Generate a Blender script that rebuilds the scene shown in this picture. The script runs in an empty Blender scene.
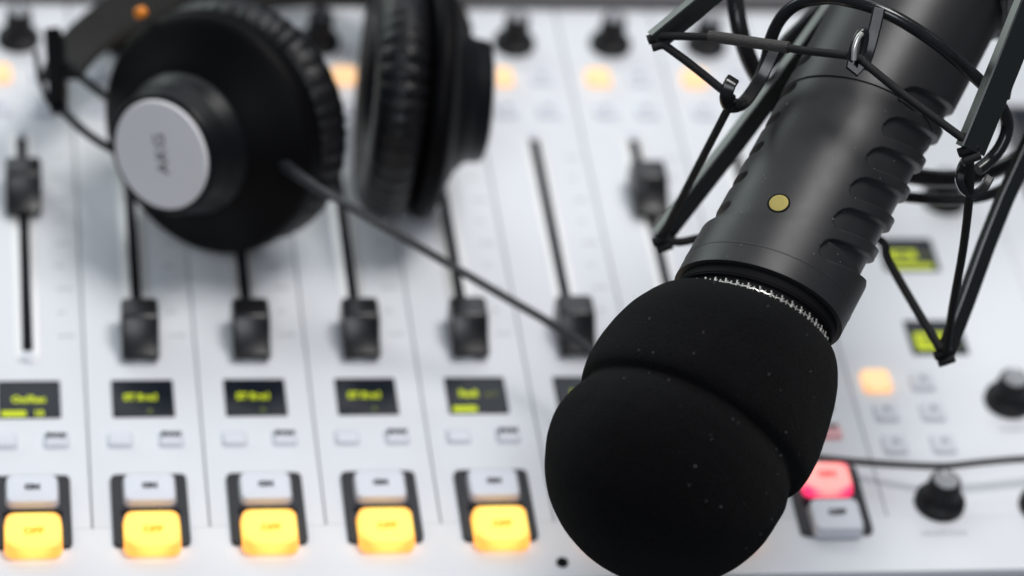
import bpy, bmesh, math, random
from mathutils import Vector, Matrix, noise
PI = math.pi
random.seed(7)
sc = bpy.context.scene
COL = sc.collection

# ------------------------------------------------------------------ camera
F_PX = 3300.0
YAW, PIT, ROLL = math.radians(13.162), math.radians(41.999), math.radians(8.686)
CAM = Vector((-0.0290, -0.7727, 0.8280))
cy, sy, cp, sp = math.cos(YAW), math.sin(YAW), math.cos(PIT), math.sin(PIT)
FW = Vector((sy * cp, cy * cp, -sp))
r0 = Vector((cy, -sy, 0))
u0 = r0.cross(FW)
RT = math.cos(ROLL) * r0 + math.sin(ROLL) * u0
UP = -math.sin(ROLL) * r0 + math.cos(ROLL) * u0
camd = bpy.data.cameras.new('camera')
cam = bpy.data.objects.new('camera', camd)
COL.objects.link(cam)
cam.matrix_world = Matrix((
    (RT.x, UP.x, -FW.x, CAM.x), (RT.y, UP.y, -FW.y, CAM.y), (RT.z, UP.z, -FW.z, CAM.z), (0, 0, 0, 1)))
camd.sensor_width = 36
camd.lens = F_PX * 36 / 1024
camd.clip_start, camd.clip_end = 0.05, 50
camd.dof.use_dof = True
camd.dof.focus_distance = 1.035
camd.dof.aperture_fstop = 5.4
camd.dof.aperture_blades = 0
sc.camera = cam


def at(px, py, depth):
    """world point seen at photo position (px, py), this many metres in front of the lens"""
    return CAM + depth * (FW + RT * ((px - 512) / F_PX) + UP * ((288 - py) / F_PX))


def cdir(x, y, toward):
    """direction from image right, image up and towards the viewer"""
    return (RT * x + UP * y - FW * toward).normalized()


# ------------------------------------------------------------------ materials
def mat(name, col, rough=0.5, metal=0.0, spec=0.5, nscale=0, nbump=0.0, nvar=0.0, emis=None, estr=0, rvar=0.0,
        coat=0.0, sheen=0.0):
    m = bpy.data.materials.new(name)
    m.use_nodes = True
    nt = m.node_tree
    b = nt.nodes['Principled BSDF']
    b.inputs['Base Color'].default_value = (*col, 1)
    b.inputs['Roughness'].default_value = rough
    b.inputs['Metallic'].default_value = metal
    b.inputs['Specular IOR Level'].default_value = spec
    b.inputs['Coat Weight'].default_value = coat
    b.inputs['Coat Roughness'].default_value = 0.10
    b.inputs['Sheen Weight'].default_value = sheen
    if emis:
        b.inputs['Emission Color'].default_value = (*emis, 1)
        b.inputs['Emission Strength'].default_value = estr
    if nscale:
        tc = nt.nodes.new('ShaderNodeTexCoord')
        n = nt.nodes.new('ShaderNodeTexNoise')
        n.inputs['Scale'].default_value = nscale
        n.inputs['Detail'].default_value = 5
        nt.links.new(tc.outputs['Object'], n.inputs['Vector'])
        if nbump:
            bp = nt.nodes.new('ShaderNodeBump')
            bp.inputs['Strength'].default_value = nbump
            bp.inputs['Distance'].default_value = 0.0006
            nt.links.new(n.outputs['Fac'], bp.inputs['Height'])
            nt.links.new(bp.outputs['Normal'], b.inputs['Normal'])
        if nvar:
            mx = nt.nodes.new('ShaderNodeMix')
            mx.data_type = 'RGBA'
            mx.inputs['A'].default_value = (*[c * (1 - nvar) for c in col], 1)
            mx.inputs['B'].default_value = (*[min(1, c * (1 + nvar)) for c in col], 1)
            nt.links.new(n.outputs['Fac'], mx.inputs['Factor'])
            nt.links.new(mx.outputs['Result'], b.inputs['Base Color'])
        if rvar:
            mr = nt.nodes.new('ShaderNodeMapRange')
            mr.inputs['From Min'].default_value = 0.3
            mr.inputs['From Max'].default_value = 0.7
            mr.inputs['To Min'].default_value = max(0.03, rough - rvar)
            mr.inputs['To Max'].default_value = rough + rvar
            nt.links.new(n.outputs['Fac'], mr.inputs['Value'])
            nt.links.new(mr.outputs['Result'], b.inputs['Roughness'])
    return m


M = {
    'panel': mat('console_white_paint', (0.80, 0.82, 0.86), 0.42, coat=0.12, nscale=900, nbump=0.10, nvar=0.025),
    'chassis': mat('console_grey_chassis', (0.48, 0.49, 0.52), 0.5, nscale=400, nbump=0.1, nvar=0.08),
    'print': mat('grey_print', (0.36, 0.37, 0.40), 0.6, nscale=200, nvar=0.1),
    'rail': mat('fader_rail_metal', (0.86, 0.855, 0.85), 0.28, metal=0.3, nscale=500, nvar=0.05),
    'slot': mat('slot_black', (0.010, 0.010, 0.012), 0.7, spec=0.1, nscale=300, nvar=0.2),
    'knob': mat('black_knob_plastic', (0.007, 0.007, 0.009), 0.5, spec=0.28, nscale=1500, nbump=0.15, nvar=0.15),
    'fadercap': mat('black_fader_cap_plastic', (0.008, 0.008, 0.010), 0.30, spec=0.6, nscale=1500, nbump=0.1, nvar=0.15),
    'knobtop': mat('satin_grey_knob_top', (0.30, 0.305, 0.32), 0.35, metal=0.3, nscale=800, nvar=0.08),
    'bezel': mat('dark_grey_bezel', (0.030, 0.031, 0.037), 0.42, spec=0.3, nscale=900, nbump=0.1, nvar=0.1),
    'screen': mat('dark_display_glass', (0.010, 0.014, 0.021), 0.22, spec=0.3, nscale=120, nvar=0.3, rvar=0.06),
    'lime': mat('lime_display_glyphs', (0.3, 0.35, 0.0), 0.5, emis=(0.44, 0.52, 0.0), estr=0.85, nscale=100, nvar=0.05),
    'limedim': mat('dim_display_glyphs', (0.08, 0.1, 0.02), 0.5, emis=(0.3, 0.36, 0.02), estr=0.22, nscale=100, nvar=0.05),
    'cap': mat('white_button_plastic', (0.78, 0.80, 0.87), 0.38, nscale=700, nvar=0.03),
    'capgrey': mat('pale_grey_button_plastic', (0.74, 0.76, 0.81), 0.45, nscale=700, nvar=0.04),
    'pink': mat('pink_tinted_button', (0.75, 0.50, 0.52), 0.4, emis=(1.0, 0.25, 0.28), estr=0.12, nscale=700, nvar=0.03),
    'ink': mat('dark_button_ink', (0.06, 0.06, 0.075), 0.6, nscale=300, nvar=0.1),
    'inkfaint': mat('faint_button_ink', (0.42, 0.43, 0.48), 0.6, nscale=300, nvar=0.1),
    'amberink': mat('amber_backlit_ink', (0.4, 0.22, 0.01), 0.5, emis=(1.0, 0.55, 0.02), estr=0.75, nscale=300, nvar=0.05),
    'redink': mat('red_backlit_ink', (0.3, 0.03, 0.04), 0.5, emis=(0.8, 0.1, 0.09), estr=0.55, nscale=300, nvar=0.05),
    'foam': None,
    'body': mat('dark_grey_body_enamel', (0.028, 0.028, 0.030), 0.46, metal=0.25, spec=0.6, nscale=130, nvar=0.2, rvar=0.03),
    'bodygloss': mat('dark_grey_polished_barrel', (0.026, 0.026, 0.028), 0.42, metal=0.25, spec=0.5, nscale=2500, nbump=0.04, nvar=0.08, rvar=0.03),
    'slotin': mat('body_slot_floor', (0.025, 0.025, 0.026), 0.5, nscale=2500, nbump=0.2, nvar=0.15),
    'gold': mat('brushed_gold_badge', (0.46, 0.38, 0.12), 0.40, metal=0.55, nscale=3000, nbump=0.15, nvar=0.12),
    'silver': mat('bright_wire_and_glint', (0.78, 0.76, 0.72), 0.3, metal=0.7, nscale=900, nvar=0.15),
    'rim': mat('black_rim', (0.006, 0.006, 0.007), 0.7, spec=0.08, nscale=900, nvar=0.2),
    'mount': mat('glossy_black_mount_rod', (0.014, 0.014, 0.015), 0.20, nscale=250, nvar=0.2, rvar=0.05),
    'bar': mat('black_anodised_bar', (0.011, 0.013, 0.012), 0.26, spec=0.8, nscale=180, nvar=0.12),
    'cord': mat('black_elastic_cord', (0.010, 0.010, 0.011), 0.6, spec=0.3, nscale=2600, nbump=0.5, nvar=0.3),
    'sleeve': mat('worn_grey_cord_sleeve', (0.060, 0.057, 0.055), 0.7, spec=0.3, nscale=1400, nbump=0.6, nvar=0.45),
    'shell': mat('black_headphone_plastic', (0.0026, 0.0026, 0.0032), 0.5, spec=0.08, nscale=1200, nbump=0.1, nvar=0.15),
    'hub': mat('glossy_black_hub', (0.005, 0.006, 0.0075), 0.40, spec=0.22, nscale=900, nvar=0.15),
    'leather': mat('black_leatherette', (0.0065, 0.0065, 0.008), 0.38, spec=0.35, nscale=350, nbump=0.8, nvar=0.25),
    'band': mat('headband_leather', (0.010, 0.008, 0.007), 0.6, spec=0.2, nscale=420, nbump=0.6, nvar=0.25),
    'disc': mat('silver_cap_paint', (0.80, 0.79, 0.82), 0.5, metal=0.0, nscale=1500, nbump=0.06, nvar=0.03),
    'orange': mat('orange_marker', (0.9, 0.28, 0.02), 0.4, nscale=300, nvar=0.08),
    'cable': mat('dark_rubber_cable', (0.022, 0.024, 0.028), 0.45, nscale=900, nbump=0.2, nvar=0.15),
    'desk': mat('dark_grey_desk_laminate', (0.10, 0.10, 0.105), 0.5, nscale=60, nbump=0.2, nvar=0.2),
    'rear': mat('slate_grey_rear_trim', (0.112, 0.106, 0.110), 0.45, nscale=300, nbump=0.1, nvar=0.1),
}


def lit_cap(name, core, edge, estr, base):
    """backlit translucent key: the lamp under its centre shows brighter through the middle of the cap"""
    m = bpy.data.materials.new(name)
    m.use_nodes = True
    nt = m.node_tree
    b = nt.nodes['Principled BSDF']
    b.inputs['Base Color'].default_value = (*base, 1)
    b.inputs['Roughness'].default_value = 0.35
    tc = nt.nodes.new('ShaderNodeTexCoord')
    mp = nt.nodes.new('ShaderNodeMapping')
    mp.inputs['Location'].default_value = (-0.84, -0.84, -0.3)
    mp.inputs['Scale'].default_value = (1.68, 1.68, 0.3)
    g = nt.nodes.new('ShaderNodeTexGradient')
    g.gradient_type = 'SPHERICAL'
    rp = nt.nodes.new('ShaderNodeValToRGB')
    rp.color_ramp.elements[0].position = 0.0
    rp.color_ramp.elements[0].color = (*edge, 1)
    rp.color_ramp.elements[1].position = 0.22
    rp.color_ramp.elements[1].color = (*core, 1)
    nt.links.new(tc.outputs['Generated'], mp.inputs['Vector'])
    nt.links.new(mp.outputs['Vector'], g.inputs['Vector'])
    nt.links.new(g.outputs['Fac'], rp.inputs['Fac'])
    nt.links.new(rp.outputs['Color'], b.inputs['Emission Color'])
    b.inputs['Emission Strength'].default_value = estr
    return m


M['amber'] = lit_cap('amber_backlit_key', (1.0, 0.66, 0.12), (1.0, 0.36, 0.05), 1.6, (0.22, 0.15, 0.03))
M['ambersmall'] = lit_cap('small_amber_backlit_key', (1.0, 0.60, 0.30), (1.0, 0.48, 0.20), 1.1, (0.3, 0.24, 0.15))
M['red'] = lit_cap('red_backlit_key', (1.0, 0.33, 0.30), (1.0, 0.03, 0.15), 1.4, (0.3, 0.05, 0.06))


def foam_material():
    m = bpy.data.materials.new('black_open_cell_foam')
    m.use_nodes = True
    nt = m.node_tree
    b = nt.nodes['Principled BSDF']
    b.inputs['Roughness'].default_value = 0.95
    b.inputs['Specular IOR Level'].default_value = 0.07
    b.inputs['Sheen Weight'].default_value = 0.03
    b.inputs['Sheen Roughness'].default_value = 0.6
    tc = nt.nodes.new('ShaderNodeTexCoord')
    n = nt.nodes.new('ShaderNodeTexNoise')
    n.inputs['Scale'].default_value = 1500
    n.inputs['Detail'].default_value = 4
    n2 = nt.nodes.new('ShaderNodeTexNoise')
    n2.inputs['Scale'].default_value = 60
    v = nt.nodes.new('ShaderNodeTexVoronoi')
    v.inputs['Scale'].default_value = 2300
    for k in (n, n2, v):
        nt.links.new(tc.outputs['Object'], k.inputs['Vector'])
    rp = nt.nodes.new('ShaderNodeValToRGB')
    rp.color_ramp.elements[0].position = 0.35
    rp.color_ramp.elements[0].color = (0.0010, 0.0010, 0.0012, 1)
    rp.color_ramp.elements[1].position = 0.75
    rp.color_ramp.elements[1].color = (0.0062, 0.0062, 0.0076, 1)
    nt.links.new(n.outputs['Fac'], rp.inputs['Fac'])
    mx = nt.nodes.new('ShaderNodeMix')
    mx.data_type = 'RGBA'
    mx.blend_type = 'MULTIPLY'
    mx.inputs['Factor'].default_value = 0.5
    nt.links.new(rp.outputs['Color'], mx.inputs['A'])
    nt.links.new(n2.outputs['Fac'], mx.inputs['B'])
    nt.links.new(mx.outputs['Result'], b.inputs['Base Color'])
    ad = nt.nodes.new('ShaderNodeMath')
    ad.operation = 'ADD'
    nt.links.new(n.outputs['Fac'], ad.inputs[0])
    nt.links.new(v.outputs['Distance'], ad.inputs[1])
    bp = nt.nodes.new('ShaderNodeBump')
    bp.inputs['Strength'].default_value = 0.7
    bp.inputs['Distance'].default_value = 0.0005
    nt.links.new(ad.outputs['Value'], bp.inputs['Height'])
    nt.links.new(bp.outputs['Normal'], b.inputs['Normal'])
    return m


M['foam'] = foam_material()
M['lint'] = mat('pale_lint', (0.32, 0.32, 0.33), 0.8, nscale=500, nvar=0.2)


# ------------------------------------------------------------------ mesh builder
class MB:
    def __init__(self):
        self.v, self.f, self.m, self.mats = [], [], [], []

    def mi(self, key):
        if key not in self.mats:
            self.mats.append(key)
        return self.mats.index(key)

    def add(self, vs, fs, key, T=None):
        o = len(self.v)
        k = self.mi(key)
        for p in vs:
            p = Vector(p)
            self.v.append(T @ p if T else p)
        for f in fs:
            self.f.append([i + o for i in f])
            self.m.append(k)
        return self

    def rrect(self, w, d, r, n=5):
        pts = []
        for cx, cyy, a0 in ((w / 2 - r, d / 2 - r, 0), (-w / 2 + r, d / 2 - r, 90), (-w / 2 + r, -d / 2 + r, 180), (w / 2 - r, -d / 2 + r, 270)):
            for k in range(n + 1):
                a = math.radians(a0 + 90 * k / n)
                pts.append((cx + r * math.cos(a), cyy + r * math.sin(a)))
        return pts

    def pad(self, key, w, d, h, r, b, T=None, z0=0.0, taper=0.0, nb=4, crown=0.0, n=5):
        """rounded-rectangle block with a rolled top edge; taper narrows it upward, crown domes the top"""
        layers = [(z0, 0.0), (z0 + h - b, taper)]
        for k in range(1, nb + 1):
            a = k / nb * PI / 2
            layers.append((z0 + h - b + b * math.sin(a), taper + b * (1 - math.cos(a))))
        if crown:
            for k in (1, 2, 3):
                q = k / 4
                layers.append((z0 + h + crown * (1 - (1 - q) ** 2), taper + b + q * 0.42 * min(w, d)))
        vs, fs = [], []
        for z, ins in layers:
            rr = max(r - ins, r * 0.15)
            for x, y in self.rrect(w - 2 * ins, d - 2 * ins, min(rr, (min(w, d) - 2 * ins) / 2 - 1e-5), n):
                vs.append((x, y, z))
        N = 4 * (n + 1)
        for L in range(len(layers) - 1):
            for i in range(N):
                j = (i + 1) % N
                fs.append((L * N + i, L * N + j, (L + 1) * N + j, (L + 1) * N + i))
        fs.append(tuple(range((len(layers) - 1) * N, len(layers) * N)))
        fs.append(tuple(reversed(range(N))))
        return self.add(vs, fs, key, T)

    def lathe(self, key, prof, seg=64, T=None, close=True, rfun=None):
        vs, fs = [], []
        for k, (r, z) in enumerate(prof):
            for i in range(seg):
                a = 2 * PI * i / seg
                rr, zz = (r, z) if rfun is None else rfun(r, z, a, k)
                vs.append((rr * math.cos(a), rr * math.sin(a), zz))
        n = len(prof)
        for k in range(n - 1):
            for i in range(seg):
                j = (i + 1) % seg
                fs.append((k * seg + i, k * seg + j, (k + 1) * seg + j, (k + 1) * seg + i))
        if close:
            if prof[0][0] > 1e-6:
                fs.append(tuple(reversed(range(seg))))
            if prof[-1][0] > 1e-6:
                fs.append(tuple(range((n - 1) * seg, n * seg)))
        return self.add(vs, fs, key, T)

    def sweep(self, key, path, section, closed=False, T=None, up=None, scale=None):
        """section (list of 2-D points) carried along the path; `up` steers its second axis"""
        P = [Vector(p) for p in path]
        n, S = len(P), len(section)
        vs, fs = [], []
        prev = None
        for i in range(n):
            if closed:
                t = (P[(i + 1) % n] - P[i - 1]).normalized()
            else:
                t = (P[min(i + 1, n - 1)] - P[max(i - 1, 0)]).normalized()
            if up is not None:
                a = up(i / max(n - 1, 1)) if callable(up) else Vector(up)
                a = (a - t * a.dot(t)).normalized()
            elif prev is None:
                a = t.orthogonal().normalized()
            else:
                a = (prev - t * prev.dot(t)).normalized()
            prev = a
            b = t.cross(a)
            s = scale(i / max(n - 1, 1)) if scale else 1
            for x, y in section:
                vs.append(P[i] + b * (x * s) + a * (y * s))
        for i in range(n if closed else n - 1):
            k = (i + 1) % n
            for j in range(S):
                l = (j + 1) % S
                fs.append((i * S + j, i * S + l, k * S + l, k * S + j))
        if not closed:
            fs.append(tuple(reversed(range(S))))
            fs.append(tuple(range((n - 1) * S, n * S)))
        return self.add(vs, fs, key, T)

    def tube(self, key, path, r, seg=12, closed=False, T=None, scale=None):
        return self.sweep(key, path, [(r * math.cos(2 * PI * k / seg), r * math.sin(2 * PI * k / seg)) for k in range(seg)], closed, T, None, scale)

    def bar(self, key, path, w, t, up, bev=0.0005, T=None, scale=None):
        x, y = w / 2, t / 2
        s = [(x - bev, -y), (x, -y + bev), (x, y - bev), (x - bev, y), (-x + bev, y), (-x, y - bev), (-x, -y + bev), (-x + bev, -y)]
        return self.sweep(key, path, s, False, T, up, scale)

    def text(self, key, body, size, T, wide=1.0, bold=0.0):
        c = bpy.data.curves.new('lettering', 'FONT')
        c.body, c.size, c.align_x, c.align_y = body, size, 'CENTER', 'CENTER'
        c.extrude = 0.00004
        c.resolution_u = 3
        c.offset = bold
        o = bpy.data.objects.new('lettering', c)
        COL.objects.link(o)
        bpy.context.view_layer.update()
        me = bpy.data.meshes.new_from_object(o.evaluated_get(bpy.context.evaluated_depsgraph_get()))
        self.add([(v.co.x * wide, v.co.y, v.co.z) for v in me.vertices], [list(p.vertices) for p in me.polygons], key, T)
        bpy.data.objects.remove(o)
        bpy.data.curves.remove(c)
        bpy.data.meshes.remove(me)
        return self

    def mesh(self, name, smooth=42):
        me = bpy.data.meshes.new(name)
        me.from_pydata([tuple(p) for p in self.v], [], self.f)
        for k in self.mats:
            me.materials.append(M[k])
        me.polygons.foreach_set('material_index', self.m)
        me.update()
        bm = bmesh.new()
        bm.from_mesh(me)
        bmesh.ops.recalc_face_normals(bm, faces=bm.faces)
        if smooth:
            ca = math.radians(smooth)
            for f in bm.faces:
                f.smooth = True
            for e in bm.edges:
                if len(e.link_faces) == 2 and e.calc_face_angle(0) > ca:
                    e.smooth = False
        bm.to_mesh(me)
        bm.free()
        return me


def put(name, me, parent=None, T=None, label=None, cat=None, group=None, kind=None):
    if isinstance(me, MB):
        me = me.mesh(name)
    o = bpy.data.objects.new(name, me)
    COL.objects.link(o)
    if parent:
        o.parent = parent
    if T is not None:
        o.matrix_local = T if isinstance(T, Matrix) else Matrix.Translation(T)
    tag(o, label, cat, group, kind)
    return o


def tag(o, label=None, cat=None, group=None, kind=None):
    for k, v in (('label', label), ('category', cat), ('group', group), ('kind', kind)):
        if v:
            o[k] = v


def empty(name, T, label, cat, group=None):
    o = bpy.data.objects.new(name, None)
    o.empty_display_size = 0.02
    COL.objects.link(o)
    o.matrix_world = T if isinstance(T, Matrix) else Matrix.Translation(T)
    tag(o, label, cat, group)
    return o


def frame(origin, zdir, xhint):
    z = zdir.normalized()
    x = (xhint - z * xhint.dot(z)).normalized()
    y = z.cross(x)
    return Matrix(((x.x, y.x, z.x, origin.x), (x.y, y.y, z.y, origin.y), (x.z, y.z, z.z, origin.z), (0, 0, 0, 1)))


def spline(pts, n=12, closed=False):
    P = [Vector(p) for p in pts]
    out = []
    m = len(P)
    for i in range(m if closed else m - 1):
        a, b = P[i], P[(i + 1) % m]
        pa = P[i - 1] if (i > 0 or closed) else a * 2 - b
        nb = P[(i + 2) % m] if (i + 2 < m or closed) else b * 2 - a
        for k in range(n):
            t = k / n
            out.append(0.5 * ((2 * a) + (b - pa) * t + (2 * pa - 5 * a + 4 * b - nb) * t * t + (3 * a - pa - 3 * b + nb) * t ** 3))
    if not closed:
        out.append(P[-1])
    return out


def TL(x, y, z=0.0):
    return Matrix.Translation((x, y, z))


# ------------------------------------------------------------------ the desk the console stands on
mb = MB()
mb.pad('desk', 2.6, 1.7, 0.03, 0.03, 0.004, TL(0.25, 0.25, -0.082))
put('desk', mb, label='dark grey desk top under the white mixing console', cat='desk')

# ------------------------------------------------------------------ mixing console
con = empty('mixing_console', (0.19, 0.13, -0.052), 'white broadcast mixing console with faders, displays and lit keys', 'mixing console')
CI = con.matrix_world.inverted()
X0, X1, Y0, Y1 = -0.078, 0.458, -0.0235, 0.2925
mb = MB()
mb.pad('chassis', X1 - X0 + 0.004, Y1 - Y0, 0.0490, 0.003, 0.0015, TL((X0 + X1) / 2, (Y0 + Y1) / 2, -0.052))
put('chassis', mb, con, CI)
mb = MB()
mb.pad('rear', X1 - X0 + 0.004, 0.090, 0.058, 0.004, 0.003, TL((X0 + X1) / 2, Y1 + 0.0458, -0.052))
put('rear_trim', mb, con, CI)
mb = MB()
mb.pad('chassis', X1 - X0 + 0.004, 0.007, 0.0475, 0.003, 0.002, TL((X0 + X1) / 2, Y0 - 0.0040, -0.052))
put('front_lip', mb, con, CI)

mb = MB()
mb.pad('panel', X1 - X0 + 0.002, 0.0030 - Y0 - 0.0001, 0.0030, 0.0010, 0.00012, TL((X0 + X1) / 2, (Y0 + 0.0030) / 2 - 0.00005, -0.003))
put('front_apron', mb, con, CI)
CACHE = {}


def cached(key, fn):
    if key not in CACHE:
        CACHE[key] = fn()
    return CACHE[key]


def m_strip():
    b = MB()
    b.pad('panel', 0.0394, Y1 - 0.0030, 0.003, 0.0006, 0.00015, TL(0, (Y1 + 0.0030) / 2, -0.003), n=2)
    for k in range(9):                                          # printed fader scale
        y = 0.098 + k * 0.0125
        b.add([(0.0112, y - 0.00035, 5e-5), (0.0140, y - 0.00035, 5e-5), (0.0140, y + 0.00035, 5e-5), (0.0112, y + 0.00035, 5e-5)], [(0, 1, 2, 3)], 'print')
        if k % 2 == 0:
            b.text('print', ['50', '40', '30', '20', '10'][k // 2], 0.0024, TL(0.0156, y, 5e-5))
    return b.mesh('channel_strip')


def m_slot():
    b = MB()
    b.pad('rail', 0.0092, 0.130, 0.0005, 0.0045, 0.0002, TL(0, 0.1488))
    b.pad('slot', 0.0039, 0.119, 0.0002, 0.0016, 0.0001, TL(0, 0.1488, 0.0005))
    for y in (0.0868, 0.2108):
        b.lathe('cap', [(0.0026, 0), (0.0026, 0.0006), (0.0018, 0.0012), (0.0, 0.0013)], 20, TL(0, y, 0.0004))
    return b.mesh('fader_slot')


def m_fader():
    """cap with a flat sloping rear half, a finger ridge and a scooped front half"""
    prof = [(-0.0118, 0.0008), (-0.0122, 0.0022), (-0.0118, 0.0036), (-0.0096, 0.0048), (-0.0062, 0.0068), (-0.0030, 0.0092), (-0.0008, 0.0112), (0.0002, 0.0120),
            (0.0008, 0.0122), (0.0020, 0.0123), (0.0060, 0.0124), (0.0098, 0.0124), (0.0114, 0.0112), (0.0120, 0.0072), (0.0118, 0.0008)]
    W = 0.0067
    b = MB()
    vs, fs = [], []
    xs = [(-W, 0.0012), (-W + 0.0005, 0.0004), (-W + 0.0014, 0.0), (W - 0.0014, 0.0), (W - 0.0005, 0.0004), (W, 0.0012)]
    n = len(prof)
    for x, ins in xs:
        for y, z in prof:
            vs.append((x, y * 0.93 * (1 - ins * 60), max(0.0008, z - ins * (1 if z > 0.004 else 0))))
    for i in range(len(xs) - 1):
        for j in range(n):
            k = (j + 1) % n
            fs.append((i * n + j, i * n + k, (i + 1) * n + k, (i + 1) * n + j))
    fs.append(tuple(range(n)))
    fs.append(tuple(reversed(range((len(xs) - 1) * n, len(xs) * n))))
    b.add(vs, fs, 'fadercap')
    b.pad('slot', 0.0024, 0.006, 0.0016, 0.0008, 0.0002, TL(0, 0, -0.0004))
    return b.mesh('fader_knob', 28)


def m_rotary(r=0.0088, k=0.0050, h=0.0135):
    b = MB()
    seg = 48
    prof = [(r, 0.0), (r, 0.0016), (r * 0.97, 0.0026), (r * 0.82, 0.0034), (k * 1.16, 0.0042), (k * 1.07, 0.0054), (k * 1.03, h - 0.0016), (k * 0.98, h - 0.0004), (k * 0.90, h)]

    def rf(rr, z, a, i):
        return (rr * (1 + (0.035 * math.cos(a * 16) if 4 <= i <= 6 else 0)), z)
    b.lathe('knob', prof, 96, rfun=rf)
    b.lathe('knobtop', [(k * 0.84, 0.0), (k * 0.80, 0.0003), (k * 0.4, 0.00015), (0, 0.0001)], seg, TL(0, 0, h + 0.0000))
    b.add([(-0.0003, 0.001, 0), (0.0003, 0.001, 0), (0.0003, k * 0.8, 0), (-0.0003, k * 0.8, 0)], [(0, 1, 2, 3)], 'cap', TL(0, 0, h + 0.0006))
    return b.mesh('rotary_knob')


def m_square(key, w, d, h, ink=None, txt=None, ts=0.0032, crown=0.0004, dy=0.0):
    b = MB()
    b.pad(key, w, d, h, min(w, d) * 0.2, 0.0009, taper=0.0005, crown=crown)
    if txt:
        b.text(ink, txt, ts, TL(0, dy, h + crown + 0.00022), 1.0, 0.00026)
    return b.mesh('button')


def m_bezel():
    b = MB()
    b.pad('bezel', 0.0262, 0.0335, 0.0016, 0.0022, 0.0004, TL(0, 0.0103))
    b.pad('slot', 0.0202, 0.0030, 0.0001, 0.0002, 0.00005, TL(0, 0.0084, 0.0016))
    return b.mesh('key_bezel')


def m_display(lines):
    """lines: (text, size, x, y, material) or ('#', x0, x1, y0, y1, material) for a lit bar"""
    b = MB()
    b.pad('screen', 0.0220, 0.0186, 0.0005, 0.0007, 0.0002)
    for L in lines:
        if L[0] == '#':
            _, x0, x1, y0, y1, k = L
            b.pad(k, x1 - x0, y1 - y0, 0.00005, 0.0004, 0.00001, TL((x0 + x1) / 2, (y0 + y1) / 2, 0.00051), n=2, nb=1)
        else:
            b.text(L[4], L[0], L[1], TL(L[2], L[3], 0.0006), 0.86, 0.00022)
    return b.mesh('display')


DISP = {
    -1: [('ST Rec1', 0.0042, -0.0005, 0.0000, 'lime'), ('L', 0.0026, 0.0025, -0.0066, 'limedim')],
    0: [('On/Rec', 0.0044, -0.0002, -0.0004, 'lime'), ('#', -0.0098, -0.0012, -0.0088, -0.0058, 'lime'), ('10', 0.0040, 0.0032, -0.0074, 'lime')],
    1: [('ST Rec1', 0.0042, -0.0007, 0.0002, 'lime'), ('A', 0.0026, 0.0022, -0.0066, 'limedim')],
    2: [('ST Rec1', 0.0042, -0.0007, 0.0002, 'lime'), ('A', 0.0026, 0.0022, -0.0066, 'limedim')],
    3: [('ST Rec1', 0.0042, -0.0007, 0.0002, 'lime'), ('A', 0.0026, 0.0022, -0.0066, 'limedim')],
    4: [('Radi', 0.0046, -0.0030, 0.0006, 'lime'), ('o 1', 0.0038, 0.0055, 0.0004, 'limedim'), ('#', -0.0094, -0.0006, -0.0086, -0.0056, 'lime')],
    5: [('Line 2', 0.0044, -0.0005, 0.0002, 'lime')],
    6: [('Line 3', 0.0044, -0.0005, 0.0002, 'lime')],
    7: [('Mic 1', 0.0044, -0.0005, 0.0002, 'lime')],
}
FADER_AT = {-1: 0.0975, 0: 0.1725, 1: 0.0943, 2: 0.0942, 3: 0.0942, 4: 0.0945, 5: 0.0950, 6: 0.1720, 7: 0.0975}
LIT_AT = {1: 1, 3: 1}                                                 # which of the four upper keys is lit (0 unless listed)

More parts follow.
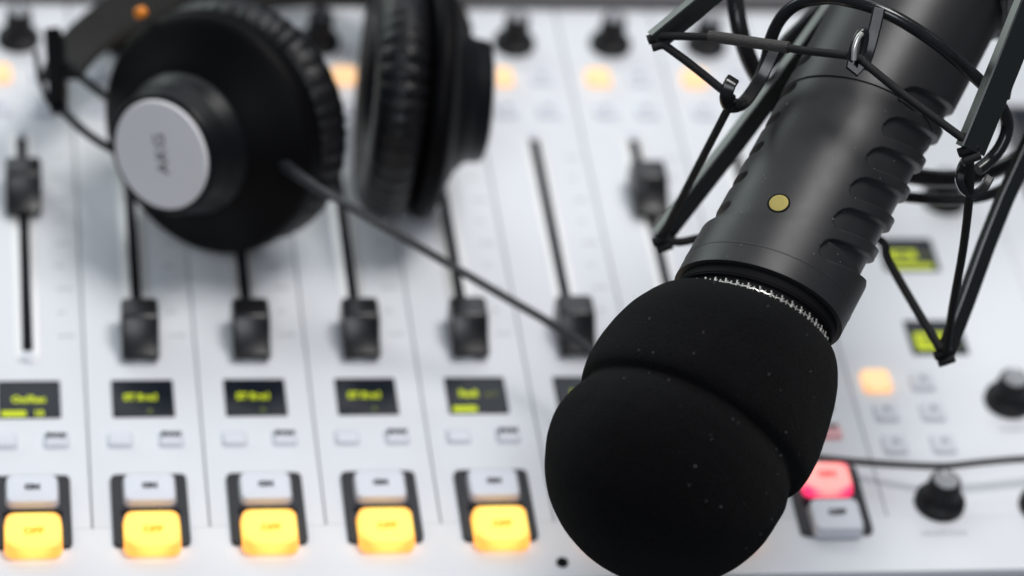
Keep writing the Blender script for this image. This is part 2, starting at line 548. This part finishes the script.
BT = cached('plain', lambda: m_square('cap', 0.0096, 0.0092, 0.0018, 'inkfaint', 'ST', 0.0026))
for ch in range(-1, 8):
    T = CI @ TL(ch * 0.04, 0)
    strip = put('channel_strip', cached('strip', m_strip), con, T)
    put('rotary_knob', cached('rot', lambda: m_rotary(0.0086, 0.0048, 0.0150)), strip, TL(0, 0.2690))
    lit = LIT_AT.get(ch, 0)
    for k, (dx, y) in enumerate(((-0.0083, 0.2470), (0.0083, 0.2470), (-0.0083, 0.2262), (0.0083, 0.2262))):
        if k == lit:
            put('lit_button', cached('litsmall', lambda: m_square('ambersmall', 0.0104, 0.0104, 0.0028)), strip, TL(dx, y), label='amber lit key')
        else:
            put('small_button', BT, strip, TL(dx, y))
    put('fader_slot', cached('slot', m_slot), strip)
    put('fader_knob', cached('fader', m_fader), strip, TL(0, FADER_AT[ch], 0.0009))
    put('display', cached(('disp', ch), lambda: m_display(DISP[ch])), strip, TL(0, 0.0654))
    put('small_button', cached('sbl', lambda: m_square('cap', 0.0094, 0.0076, 0.0018)), strip, TL(-0.0089, 0.0447))
    if ch == 7:
        put('small_button', cached('sbp', lambda: m_square('pink', 0.0092, 0.0072, 0.0018, 'ink', 'PVW', 0.0025, dy=0.001)), strip, TL(0.0075, 0.0447), label='pink tinted key')
    else:
        put('small_button', cached('sbr', lambda: m_square('cap', 0.0094, 0.0076, 0.0018, 'ink', 'PVW', 0.0032, dy=0.0006)), strip, TL(0.0089, 0.0447))
    put('key_bezel', cached('bez', m_bezel), strip)
    if ch == 7:
        put('on_key', cached('onr', lambda: m_square('red', 0.0184, 0.0144, 0.0044, 'redink', 'ON', 0.0040)), strip, TL(0, 0.0180, 0.0012), label='key lit red')
        put('off_key', cached('offw', lambda: m_square('cap', 0.0184, 0.0158, 0.0044, 'ink', 'OFF', 0.0036)), strip, TL(0, -0.0006, 0.0012), label='unlit white key')
    else:
        put('on_key', cached('onw', lambda: m_square('cap', 0.0184, 0.0138, 0.0034, 'ink', 'ON', 0.0032)), strip, TL(0, 0.0180, 0.0012), label='unlit white key')
        put('off_key', cached('offy', lambda: m_square('amber', 0.0196, 0.0176, 0.0044, 'amberink', 'OFF', 0.0038, dy=-0.0012)), strip, TL(0, -0.0024, 0.0012), label='key lit amber')

# the monitor section right of the channels
MX0 = 0.3003
mb = MB()
mb.pad('panel', X1 - MX0, Y1 - 0.0030, 0.003, 0.0006, 0.0005, TL((X1 + MX0) / 2, (Y1 + 0.0030) / 2, -0.003), n=2)
for x, y, s in ((0.319, -0.0060, 'HEADPHONE'), (0.357, -0.0060, 'STUDIO'), (0.3585, 0.0450, 'MONITOR')):
    mb.text('print', s, 0.0028, TL(x, y, 5e-5))
mb.add([(0.3800, -0.012, 5e-5), (0.3803, -0.012, 5e-5), (0.3803, 0.28, 5e-5), (0.3800, 0.28, 5e-5)], [(0, 1, 2, 3)], 'print')
mon = put('monitor_section', mb, con, CI)
MK = cached('mbtn', lambda: m_square('capgrey', 0.0098, 0.0098, 0.0018, 'inkfaint', 'A', 0.0040))
for k, (x, y) in enumerate(((0.3103, 0.0702), (0.3278, 0.0702), (0.3106, 0.0545), (0.3283, 0.0545), (0.3104, 0.0378), (0.3287, 0.0378))):
    if k == 0:
        put('lit_button', cached('litm', lambda: m_square('ambersmall', 0.0112, 0.0112, 0.0028)), mon, TL(x, y), label='amber lit key')
    else:
        put('small_button', MK, mon, TL(x, y))
for y in (0.0702, 0.0545, 0.0378):
    put('small_button', MK, mon, TL(0.3680 + (0.004 if y > 0.06 else 0), y - 0.002 if y < 0.04 else y)) if y < 0.04 else None
for x, y in ((0.3205, 0.0085), (0.3587, 0.0597), (0.3588, 0.0060), (0.3600, 0.1730), (0.4000, 0.0590), (0.4000, 0.0060), (0.3205, 0.1730)):
    put('rotary_knob', cached('rotm', lambda: m_rotary(0.0092, 0.0056, 0.0125)), mon, TL(x, y))
D1 = [('#', -0.0092, 0.0030, -0.0030, 0.0022, 'lime'), ('12:40', 0.0034, -0.0030, -0.0003, 'screen'), ('#', -0.0092, 0.0085, -0.0082, -0.0056, 'lime'), ('12', 0.003, 0.0066, -0.0005, 'limedim')]
D2 = [('#', -0.0086, 0.0046, -0.0068, 0.0022, 'lime'), ('PGM 1', 0.0036, -0.0020, -0.0020, 'screen'), ('-6', 0.003, 0.0070, -0.0050, 'limedim')]
put('display', m_display(D1), mon, TL(0.3382, 0.1406))
put('display', m_display(D2), mon, TL(0.3388, 0.0942))
mb = MB()
mb.pad('rear', 0.044, 0.056, 0.004, 0.002, 0.001)
mb.pad('screen', 0.038, 0.050, 0.0005, 0.001, 0.0002, TL(0, 0, 0.004))
put('meter_display', mb, mon, TL(0.4170, 0.2000))
for x, y in ((0.1800, -0.0168), (-0.02, -0.0168)):
    mb = MB()
    mb.lathe('slot', [(0.0021, 0), (0.0021, 0.0007), (0.0016, 0.0011), (0.0009, 0.0011), (0.0008, 0.0004), (0, 0.0004)], 24)
    put('screw', mb, con, CI @ TL(x, y, 0.00005))

# ------------------------------------------------------------------ microphone
TILT = math.radians(25)
ZM = 1.040
zm = cdir(-0.503 * math.cos(TILT), -0.864 * math.cos(TILT), math.sin(TILT))   # from the tail towards the foam
TM = frame(at(753, 315, ZM), zm, -FW)                                        # local x faces the lens, -y is image right
mic = empty('microphone', TM, 'dark grey studio microphone with black foam windscreen hanging over the console', 'microphone')


def ring_pt(ang, r, z):
    """point in the microphone's own frame; ang degrees from the side facing the lens, positive to image right"""
    a = -math.radians(ang)
    return Vector((r * math.cos(a), r * math.sin(a), z))


SKEW = 0.145


def skew_pt(ang, r, z):
    """the same, on rings cut slightly across the barrel"""
    p = ring_pt(ang, r, z)
    p.z += SKEW * p.y
    return p


def mw(ang, r, z):
    return TM @ ring_pt(ang, r, z)


RB = 0.0257
SLOTS = [-0.0258 - 0.0125 * k for k in range(6)]
LEFT_SLOTS = [-0.0278 - 0.0124 * k for k in range(6)]
SLANT = 0.0085


def pill(u, v, hu, hv):
    """signed distance to a rounded slot of half length hu, half height hv"""
    dx = max(abs(u) - (hu - hv), 0)
    return math.hypot(dx, v) - hv


def body_radius(ang, z):
    # base contour
    if z > -0.0035:
        r = 0.0258
    elif z > -0.0222:
        r = 0.0274 + (0.00010 if abs(z + 0.0105) < 0.00016 else 0)
    elif z > -0.0800:
        r = RB
    else:
        r = 0.0262
    dip = 0.0
    if -0.112 < z < -0.0100:
        for row, ca, half, hv, slant in ((SLOTS, 64.0, 50, 0.0041, SLANT), (LEFT_SLOTS, -118.0, 50, 0.0019, 0.0)):
            da = (ang - ca + 180) % 360 - 180
            if abs(da) > 60:
                continue
            for zs in row:
                if abs(z - zs) < 0.018:
                    d = pill(math.radians(da) * RB, z - zs + slant * math.radians(da), math.radians(half) * RB, hv)
                    if d < 0.0003:
                        dip = max(dip, min(1.0, (0.0003 - d) / 0.0006) * (0.0018 if slant else 0.0030))
    return r - dip


mb = MB()
zs = []
z = 0.0
while z > -0.1900:
    zs.append(z)
    dz = 0.00032 if z > -0.112 else 0.004
    for e in (-0.0035, -0.0105, -0.0222, -0.0800):
        if abs(z - e) < 0.0006:
            dz = 0.00015
    z -= dz
NS = 480
vs, fs = [], []
for z in zs:
    for i in range(NS):
        ang = 360 * i / NS
        vs.append(skew_pt(ang, body_radius(ang, z), z))
for k in range(len(zs) - 1):
    for i in range(NS):
        j = (i + 1) % NS
        fs.append((k * NS + i, k * NS + j, (k + 1) * NS + j, (k + 1) * NS + i))
fs.append(tuple(range(NS)))
fs.append(tuple(range((len(zs) - 1) * NS, len(zs) * NS)))
nb = sum(1 for q in zs if q > -0.0035) * NS
mb.add(vs, fs, 'body')
k_ = mb.mi('rim')
ng = sum(1 for q in zs if q > -0.0803) * NS
g_ = mb.mi('bodygloss')
mb.m = [k_ if max(f) < nb else (g_ if min(f) >= ng else 0) for f in mb.f]
bo = put('body', mb.mesh('body', 50), mic)
# tail block and connector, above the picture
mb = MB()
mb.lathe('body', [(0.0262, -0.1902), (0.0235, -0.1960), (0.0200, -0.2000), (0.0130, -0.2010), (0.0095, -0.2015), (0.0095, -0.2400), (0.0060, -0.2440), (0, -0.2440)], 64)
put('tail_connector', mb, mic)
mbd = MB()
rgd = random.Random(11)
for k in range(46):
    a, z = rgd.uniform(-80, 80), -rgd.uniform(0.004, 0.085)
    c = skew_pt(a, body_radius(a, z) + 0.00003, z)
    d = Vector((0, rgd.uniform(-1, 1), rgd.uniform(-1, 1))).normalized() * rgd.uniform(0.00010, 0.00028)
    mbd.tube('lint', [c - d, c, c + d], rgd.uniform(0.00004, 0.00010), 5)
o = put('dust', mbd, bo)
o['kind'] = 'stuff'
# badge, rim, crossed wire trim
mb = MB()
fr = frame(skew_pt(-26, RB - 0.0004, -0.0283), Vector((math.cos(math.radians(26)), math.sin(math.radians(26)), 0)), Vector((0, 0, 1)))
mb.lathe('gold', [(0.0031, -0.001), (0.0031, 0.00042), (0.0030, 0.00060), (0.0029, 0.00061), (0.0015, 0.00061), (0, 0.00061)], 40, fr)
mb.lathe('rim', [(0.0036, -0.001), (0.0036, 0.00044), (0.0034, 0.00050), (0.00312, 0.00050), (0.00312, -0.001)], 40, fr, close=False)
put('badge', mb, mic, label='round gold badge')
mb = MB()
SKM = Matrix(((1, 0, 0, 0), (0, 1, 0, 0), (0, SKEW, 1, 0), (0, 0, 0, 1)))
mb.lathe('rim', [(0.0256, -0.001), (0.0256, 0.0006), (0.0246, 0.0010), (0.0244, 0.0070), (0.020, 0.0072)], 96, SKM)
put('rim', mb, mic)
mb = MB()
NZ = 44
ZT, RT_ = 0.0039, 0.0256
for i in range(NZ):
    a = 360 * i / NZ
    mb.tube('silver', [skew_pt(a - 1.0, RT_, ZT - 0.0015), skew_pt(a, RT_ + 0.0002, ZT), skew_pt(a + 1.0, RT_, ZT + 0.0015)], 0.00025, 6)
    mb.tube('silver', [skew_pt(a + 1.0, RT_, ZT - 0.0008), skew_pt(a, RT_ + 0.0002, ZT), skew_pt(a - 0.8, RT_, ZT + 0.0010)], 0.00019, 6)
    mb.tube('silver', [skew_pt(a + 3.6, RT_, ZT - 0.0009), skew_pt(a + 4.1, RT_, ZT + 0.0012)], 0.00019, 6)
mb.tube('silver', [skew_pt(3 * i, RT_, ZT + 0.0002 * (1 if i % 2 else -1)) for i in range(120)], 0.00023, 6, True)
put('wire_trim', mb, mic, label='crossed silver wire edge')

# foam windscreen: two lobes with a groove between
prof = [(0.0240, 0.0036), (0.0252, 0.0034), (0.0266, 0.0040), (0.0288, 0.0054), (0.0314, 0.0080), (0.0339, 0.0120), (0.0358, 0.0167), (0.0372, 0.0222),
        (0.0382, 0.0280), (0.0388, 0.0335), (0.0389, 0.0385), (0.0387, 0.0418), (0.0382, 0.0440), (0.0374, 0.0454), (0.0363, 0.0461), (0.0357, 0.0466), (0.0356, 0.0476), (0.0359, 0.0490), (0.0365, 0.0506),
        (0.0372, 0.0526), (0.0379, 0.0555)]
RL, ZC = 0.0382, 0.0582
for k in range(1, 25):
    a = k / 24 * PI / 2
    prof.append((max(0.0, RL * math.cos(a)), ZC + RL * math.sin(a) * 0.98))
# refine along the profile
pf = spline([(r, z, 0) for r, z in prof], 3)
mb = MB()


def fr_(r, z, a, k):
    p = Vector((r * math.cos(a), r * math.sin(a), z))
    n = noise.noise(p * 55) * 0.00045 + noise.noise(p * 160) * 0.00016
    g = max(0.0, min(1.0, (abs((math.degrees(a) + 180 + 8) % 360 - 180) - 42) / 30)) * max(0.0, 1 - z / 0.012)
    return (max(0.0, r + n * (1 if r > 0.004 else 0)), z + 0.0008 - 0.0022 * g + SKEW * r * math.sin(a) * max(0.0, 1 - z / 0.026))


mb.lathe('foam', [(max(0, p.x), p.y) for p in pf], 160, rfun=fr_)
for p in mb.v:                                                  # the front lobe sags a touch to one side
    q = max(0.0, min(1.0, (p.z - 0.045) / 0.016))
    p.y += 0.0012 * q
fo = put('foam_windscreen', mb.mesh('foam_windscreen', 60), mic, label='black two-lobed foam windscreen')
# lint caught in the foam (tiny fibres, a sub-part)
mb = MB()
rng = random.Random(3)
for k in range(60):
    j = rng.randrange(8, len(pf) - 48)
    a = rng.uniform(-85, 70)
    r, z = pf[j].x, pf[j].y
    c = ring_pt(a, r + 0.00025, z)
    d = Vector((rng.uniform(-1, 1), rng.uniform(-1, 1), rng.uniform(-1, 1))).normalized()
    L = rng.uniform(0.0002, 0.0008) * (2.0 if rng.random() < 0.08 else 1)
    mb.tube('lint', [c - d * L / 2, c + Vector((0.0001, 0.0001, 0)), c + d * L / 2], rng.uniform(0.00003, 0.00008), 5)
o = put('lint', mb, fo)
o['kind'] = 'stuff'

# ------------------------------------------------------------------ shock mount
SM0 = mw(0, 0.0, -0.105)
sm = empty('shock_mount', SM0, 'black wire and bar shock mount with elastic cords holding the microphone', 'shock mount')
SI = sm.matrix_world.inverted()
ZR = -0.0930


def part(name, mb, label=None):
    return put(name, mb, sm, SI, label)


# clamp band gripping the barrel inside the cage
mb = MB()
mb.lathe('mount', [(0.0264, -0.156), (0.0285, -0.1555), (0.0288, -0.1545), (0.0288, -0.1390), (0.0285, -0.1380), (0.0264, -0.1375)], 96, TM, close=False)
for a in (44, 150, 225):
    mb.bar('mount', [mw(a, 0.0290, -0.142), mw(a, 0.034, -0.136), mw(a, 0.044, -0.112), mw(a, 0.0490, -0.0950)], 0.006, 0.0025, TM.to_3x3() @ Vector((0, 0, 1)))
part('clamp_band', mb)

# front hoop: a rod around the lens side of the barrel, its ends bent into hooks
hp = [at(727, 80, 1.068), at(733, 76, 1.066), at(739, 81, 1.062), at(737, 92, 1.058), at(731, 100, 1.056), at(731, 106, 1.058), at(738, 107, 1.060), at(748, 98, 1.062), at(760, 78, 1.064), at(768, 58, 1.064), at(774, 38, 1.060)]
arc = [mw(a, 0.0490, ZR) for a in range(-48, 62, 5)]
hr = [at(1003, 104, 1.063), at(1008, 125, 1.064), at(1003, 148, 1.060), at(988, 172, 1.052), at(975, 190, 1.046), at(964, 188, 1.044), at(962, 176, 1.046), at(966, 164, 1.050)]
mb = MB()
mb.tube('mount', spline([at(732, 104, 1.056), at(740, 105, 1.058), at(748, 98, 1.062), at(760, 78, 1.064), at(767, 58, 1.063), at(770, 42, 1.061), at(778, 23, 1.057), at(790, 9, 1.053), at(806, 1, 1.049)] + [at(x, y, d) for x, y, d in ((830, -2, 1.043), (850, 1, 1.038), (872, 7, 1.035), (895, 17, 1.034), (920, 32, 1.035), (945, 50, 1.038), (970, 72, 1.043), (990, 92, 1.049), (1003, 110, 1.055), (1007, 128, 1.059), (1001, 146, 1.060), (990, 160, 1.060), (978, 170, 1.058))], 8), 0.0021, 14)
part('front_hoop', mb)
# flat hooks the cords run through
mb = MB()
mb.bar('mount', spline([at(775, 48, 1.0600), at(764, 72, 1.0612), at(752, 92, 1.0600), at(741, 104, 1.0580), at(730, 106, 1.0560), at(726, 98, 1.0520), at(729, 86, 1.0505), at(733, 79, 1.0520)], 8), 0.0042, 0.0022, -FW)
part('cord_hook', mb)
mb = MB()
mb.bar('mount', spline([at(879, 8, 1.0310), at(874, 30, 1.0310), at(868, 52, 1.0310), at(862, 68, 1.0300)], 8), 0.0040, 0.0022, -FW)
mb.tube('mount', spline([at(855, 68, 1.0300), at(851, 60, 1.0285), at(854, 45, 1.0275), at(860, 33, 1.0275), at(865, 33, 1.0285), at(864, 45, 1.0300), at(860, 60, 1.0310), at(856, 69, 1.0305)], 8, True), 0.0013, 10, True)
mb.tube('silver', spline([at(853.5, 60, 1.0276), at(854.5, 48, 1.0266), at(858, 38, 1.0263), at(862, 33, 1.0266)], 6), 0.0009, 10)  # silver strip added in place of the highlight along the loop's edge
mb.bar('mount', [at(852, 58, 1.029), at(850, 66, 1.029), at(857, 72, 1.029), at(861, 66, 1.029)], 0.0030, 0.0030, -FW)
part('cord_hook', mb)
mb = MB()
mb.bar('mount', spline([at(989, 178, 1.0480), at(983, 188, 1.0460), at(974, 194, 1.0440), at(965, 190, 1.0420), at(960, 180, 1.0410), at(962, 168, 1.0415), at(967, 158, 1.0440)], 8), 0.0030, 0.0030, -FW)
part('cord_hook', mb)
# rear hoop behind the barrel, its arms running up along the barrel
mb = MB()
rear = [at(732, -70, 1.112), at(733, -20, 1.106), at(737, 15, 1.104), at(744, 45, 1.106), at(757, 75, 1.111), at(785, 115, 1.122), at(830, 148, 1.130), at(880, 169, 1.133), at(930, 178, 1.131), at(970, 177, 1.126), at(1002, 167, 1.120), at(1028, 150, 1.112), at(1048, 115, 1.104), at(1062, 60, 1.102), at(1070, -40, 1.108)]
mb.tube('mount', spline(rear, 8), 0.0030, 14)
part('rear_hoop', mb)
mb = MB()
mb.tube('mount', spline([at(905, 197, 1.120), at(945, 200, 1.116), at(985, 196, 1.112), at(1015, 180, 1.108), at(1040, 150, 1.104), at(1060, 100, 1.104)], 8), 0.0019, 12)
part('rear_hoop', mb)
# hub plate that ties the hoops together above the picture, and the four flat bars that run down from it
upd = TM.to_3x3() @ Vector((0, 0, -1))


def flat_bar(pts, w, t, face):
    mb = MB()
    mb.bar('bar', [at(*p) for p in pts], w, t, face, 0.0004)
    part('frame_bar', mb)


flat_bar([(655, 41, 1.0600), (700, 4, 1.0600), (745, -33, 1.0620), (800, -90, 1.066)], 0.0042, 0.0068, cdir(-0.55, 0.65, 0.50))
flat_bar([(660, 238, 1.1080), (735, 142, 1.1060), (800, 55, 1.1050), (850, -15, 1.1050), (885, -80, 1.105)], 0.0042, 0.0070, cdir(-0.62, 0.56, 0.55))
flat_bar([(944, 357, 1.0940), (966, 300, 1.0930), (986, 245, 1.0930), (1004, 200, 1.0930), (1036, 130, 1.094), (1090, 20, 1.096)], 0.0034, 0.0066, cdir(-0.70, 0.35, 0.62))
flat_bar([(970, 150, 1.0290), (980, 126, 1.0290), (1007, 60, 1.0290), (1029, 5, 1.0300), (1061, -75, 1.032)], 0.0040, 0.0098, cdir(-0.80, 0.30, 0.52))
# tip caps
for px, py, d, w in ((657, 37, 1.0590, 0.0048), (661, 240, 1.1060, 0.0050), (943, 353, 1.0920, 0.0050), (968, 150, 1.0290, 0.0050)):
    mb = MB()
    c = at(px, py, d)
    mb.tube('cord', [c - RT * 0.0030 - UP * 0.0010, c, c + RT * 0.0030 + UP * 0.0012], 0.0016, 10)
    mb.tube('cord', [c - RT * 0.0016 - UP * 0.0034, c + UP * -0.0026 + RT * 0.001, c + RT * 0.0038 - UP * 0.0016], 0.0015, 10)
    part('cord_tip', mb)
# elastic cords
RC = 0.00135


def cord(pts, r=RC, key='cord', n=4):
    mb = MB()
    mb.tube(key, spline([at(*p) for p in pts], n), r, 10)
    return mb


mb = cord([(659, 36, 1.0585), (705, 37, 1.053), (760, 43, 1.045), (800, 50, 1.038), (855, 57, 1.0292), (868, 66, 1.0275), (900, 92, 1.0270), (935, 118, 1.0268), (965, 140, 1.0268)])
part('elastic_cord', mb)
mb = cord([(709, 36, 1.0525), (730, 39, 1.0495), (750, 42, 1.0465), (770, 45, 1.0435), (789, 47.5, 1.0405)], 0.0019, 'sleeve', 6)
part('cord_sleeve', mb, 'worn grey fabric sleeve')
part('elastic_cord', cord([(663, 44, 1.0590), (690, 64, 1.0575), (720, 88, 1.0550), (733, 99, 1.0535)], 0.0014))
part('elastic_cord', cord([(733, 99, 1.0545), (716, 132, 1.066), (690, 182, 1.085), (663, 235, 1.1050)], 0.0014))
part('elastic_cord', cord([(666, 240, 1.1060), (680, 242, 1.106), (700, 238, 1.107), (760, 225, 1.112), (830, 225, 1.117), (880, 240, 1.110), (888, 260, 1.106), (915, 307, 1.098), (941, 350, 1.0910)], 0.0015, n=6))
part('elastic_cord', cord([(969, 150, 1.0310), (970, 170, 1.0360), (969, 200, 1.045), (963, 250, 1.060), (953, 305, 1.076), (946, 352, 1.0900)], 0.0014))
# boom arm carrying the mount, beyond the picture
mb = MB()
p0 = mw(0, 0.0, -0.265)
mb.tube('mount', [mw(i * 10, 0.060, -0.170) for i in range(36)], 0.0030, 12, True)
mb.tube('mount', spline([mw(180, 0.060, -0.170), mw(180, 0.058, -0.215), mw(180, 0.045, -0.245), p0], 6), 0.0040, 12)
mb.lathe('mount', [(0, -0.015), (0.012, -0.015), (0.012, 0.015), (0, 0.015)], 32, Matrix.Translation(p0))
part('yoke', mb)
boom = MB()
pb = p0 + Vector((0.0, 0.0, 0.0))
boom.tube('bar', [pb + Vector((0.0005, 0.0003, 0.0004)), pb + Vector((0.45, 0.30, 0.25)), pb + Vector((0.9, 0.6, 0.5))], 0.0105, 20)
put('boom_arm', boom, label='black tubular boom arm reaching in from the upper right to the shock mount', cat='boom arm')

# ------------------------------------------------------------------ headphones
hpz = at(213, 125, 1.240)
HP = empty('headphones', (0.10, 0.22, 0.0), 'black studio headphones with silver cap disc lying on the console faders', 'headphones')
HI = HP.matrix_world.inverted()


def ear_cup(T, lettered, seed, depth=1.0):
    S = Matrix.Diagonal((1, 1, depth, 1))
    b = MB()
    b.lathe('shell', [(0.0440, -0.0050), (0.0462, -0.0030), (0.0470, 0.0010), (0.0467, 0.0046), (0.0456, 0.0064), (0.0436, 0.0078), (0.0400, 0.0098), (0.0360, 0.0122), (0.0320, 0.0148), (0.0285, 0.0172), (0.0262, 0.0184)], 120, S)
    cup = put('ear_cup', b, HP, HI @ T)
    b = MB()
    prof = []
    for k in range(21):
        t = k / 20 * 2 * PI
        prof.append((0.0365 + 0.0115 * math.cos(t), -0.0145 + 0.0110 * math.sin(t)))
    rg = random.Random(seed)
    ph = [rg.uniform(0, 6.28) for _ in range(4)]

    def wr(r, z, a, k):
        t = k / 20 * 2 * PI
        w = abs(math.sin(a * 23 + ph[0] + 0.5 * math.sin(a * 7 + ph[1]))) ** 0.6
        amp = (0.0009 + 0.0005 * math.sin(a * 5 + ph[2])) * (0.55 + 0.45 * math.cos(t - 0.5))
        return (0.0365 + (0.0115 - amp * (1 - w)) * math.cos(t), -0.0145 + (0.0110 - amp * (1 - w)) * math.sin(t))
    b.lathe('leather', prof, 320, S if depth == 1.0 else Matrix.Diagonal((1, 1, 0.95, 1)), rfun=wr, close=False)
    put('ear_cushion', b.mesh('ear_cushion', 60), cup)
    b = MB()
    b.lathe('shell', [(0.0270, 0), (0, 0)], 48, TL(0, 0, -0.006))
    put('speaker_grille', b, cup)
    b = MB()
    b.lathe('hub', [(0.0272, 0.0176), (0.0268, 0.0200), (0.0250, 0.0222), (0.0240, 0.0245), (0.0235, 0.0316), (0.0228, 0.0330), (0.0205, 0.0334)], 96, S)
    put('hub', b, cup)
    b = MB()
    b.lathe('disc', [(0.0207, 0.0330), (0.0207, 0.0340), (0.0202, 0.0346), (0.0150, 0.0350), (0, 0.0352)], 96, S)
    if lettered:
        ti = T.inverted()
        o_ = ti @ CAM
        hit = []
        for px, py in ((158, 132), (165, 176)):
            d_ = ti @ at(px, py, 1.3) - o_
            hit.append(o_ + d_ * ((0.0353 - o_.z) / d_.z))
        dn = hit[1] - hit[0]
        rot = math.atan2(-dn.y, -dn.x)
        mid = (hit[0] + hit[1]) / 2
        b.text('ink', 'AKG', 0.0072, TL(mid.x, mid.y, 0.03535) @ Matrix.Rotation(rot, 4, 'Z'), 1.05)
    put('cap_disc', b, cup, label='silver cap disc' if lettered else None)
    return cup


axL = cdir(-0.86 * 0.58, -0.51 * 0.58, 0.815)
TLc = frame(at(214, 131, 1.2090), axL, UP) @ Matrix.Scale(0.977, 4)
cupL = ear_cup(TLc, True, 1)
axR = cdir(0.985, -0.07, -0.15)
TRc = frame(at(427, 97, 1.2390), axR, UP) @ Matrix.Scale(0.980, 4)
cupR = ear_cup(TRc, False, 2, 0.68)
# marker and screw on the shell rim of the near cup
for (px, py), key, r, nm in (((142, 12), 'orange', 0.0022, 'marker'), ((243, 48), 'silver', 0.0018, 'screw')):
    # drop the point on to the rim circle of the shell
    o_ = TLc.inverted() @ CAM
    q_ = TLc.inverted() @ at(px, py, 1.3)
    d_ = (q_ - o_)
    t_ = (0.0045 - o_.z) / d_.z
    h_ = o_ + d_ * t_
    b = MB()
    b.lathe(key, [(r, -0.002), (r, 0.0008), (r * 0.8, 0.0014), (0, 0.0015)], 24, TL(h_.x, h_.y, 0.0060))
    put(nm, b, cupL)
# sliders, rods and the headband over the back
b = MB()
b.bar('shell', [at(54, 34, 1.240), at(56, 62, 1.235), at(58, 86, 1.229), at(58, 108, 1.225)], 0.0062, 0.0100, -FW, 0.001)
put('slider', b, HP, HI)
b = MB()
b.tube('hub', spline([at(36, 52, 1.236), at(39, 75, 1.231), at(47, 98, 1.226), at(56, 110, 1.224)], 6), 0.0011, 10)
put('slider_wire', b, HP, HI)
for pts in (((56, 55, 1.236), (82, 78, 1.231), (112, 100, 1.226), (150, 118, 1.222)), ((57, 105, 1.226), (84, 131, 1.219), (112, 149, 1.211), (140, 160, 1.209))):
    b = MB()
    b.tube('hub', spline([at(*p) for p in pts], 8), 0.0016, 12)
    put('yoke_rod', b, HP, HI)
band = spline([at(60, 78, 1.242), at(80, 48, 1.257), at(112, 22, 1.275), (at(165, -6, 1.294)), at(235, -12, 1.316), at(310, -17, 1.322), at(380, -14, 1.318), at(430, -2, 1.305), at(452, 30, 1.285)], 10)
b = MB()
b.bar('band', band, 0.0290, 0.0045, lambda t: cdir(-0.25 + 0.5 * t, 0.72, 0.55), 0.0015, scale=lambda t: 0.62 + 0.45 * math.sin(PI * min(1, max(0, t))) )
put('headband', b, HP, HI)
# lead from the near cup across the faders
b = MB()
lead = [(288, 168, 1.1830), (300, 177, 1.1740), (330, 195, 1.1710), (380, 224, 1.1730), (440, 259, 1.1760), (500, 294, 1.1770), (550, 323, 1.1750), (590, 350, 1.1670), (640, 392, 1.1640), (690, 440, 1.1650), (720, 500, 1.1560), (715, 580, 1.135)]
b.tube('cable', spline([at(*p) for p in lead] + [Vector(p) for p in ((0.236, -0.045, -0.022), (0.238, -0.072, -0.0465), (0.210, -0.130, -0.0503), (0.120, -0.220, -0.0503))], 8), 0.00155, 12)
put('lead', b, HP, HI)
b = MB()
b.tube('cable', spline([at(284, 165, 1.1860), at(292, 171, 1.1790), at(302, 178, 1.1735), at(316, 187, 1.1715)], 6), 0.0024, 12, scale=lambda t: 1 - 0.25 * t)
put('lead_sleeve', b, HP, HI)

# loose cable over the monitor section
b = MB()
cab = [(700, 470, 1.190), (760, 456, 1.186), (800, 456, 1.183), (820, 458, 1.182), (860, 462, 1.180), (905, 465, 1.178), (945, 466, 1.177), (985, 462, 1.180), (1024, 459, 1.184), (1070, 458, 1.190), (1140, 470, 1.196)]
b.tube('cable', spline([Vector(p) for p in ((0.300, -0.200, -0.0506), (0.245, -0.110, -0.0506), (0.228, -0.066, -0.0470), (0.226, -0.044, -0.020), (0.226, -0.022, 0.0075), (0.232, 0.010, 0.012))] + [at(*p) for p in cab[1:]] + [Vector(p) for p in ((0.450, 0.036, 0.012), (0.474, 0.032, -0.016), (0.500, 0.020, -0.0470), (0.580, -0.040, -0.0506))], 8), 0.00125, 12)
put('cable', b, label='thin black cable stretched across the monitor section above the lower knobs', cat='cable')

# ------------------------------------------------------------------ light
w = bpy.data.worlds.new('World')
sc.world = w
w.use_nodes = True
bg = w.node_tree.nodes['Background']
bg.inputs['Color'].default_value = (0.70, 0.82, 1.0, 1)
bg.inputs['Strength'].default_value = 0.11


def area(name, loc, target, size, power, col, sy_=None):
    l = bpy.data.lights.new(name, 'AREA')
    l.energy = power
    l.color = col
    l.size = size
    if sy_:
        l.shape = 'RECTANGLE'
        l.size_y = sy_
    o = bpy.data.objects.new(name, l)
    COL.objects.link(o)
    d = Vector(target) - Vector(loc)
    o.location = loc
    o.rotation_euler = d.to_track_quat('-Z', 'Y').to_euler()
    return o


area('ceiling_lamp', (0.62, 0.24, 1.62), (0.2, 0.12, 0), 0.60, 18.0, (1.0, 0.98, 0.96))
area('rear_light', (0.30, 1.40, 1.30), (0.2, 0.12, 0), 1.7, 8.0, (0.92, 0.96, 1.0), 0.9)
area('window_light', (-0.95, 1.55, 0.55), (0.25, 0.1, 0.15), 1.3, 11, (0.88, 1.0, 0.95), 0.9)
area('front_light', (-0.25, -1.2, 1.35), (0.2, 0.1, 0), 0.8, 9.5, (0.90, 0.94, 1.0))

sc.view_settings.view_transform = 'Standard'
sc.view_settings.look = 'None'
sc.view_settings.exposure = 0
sc.view_settings.gamma = 1
sc.cycles.use_denoising = True
sc.cycles.max_bounces = 8
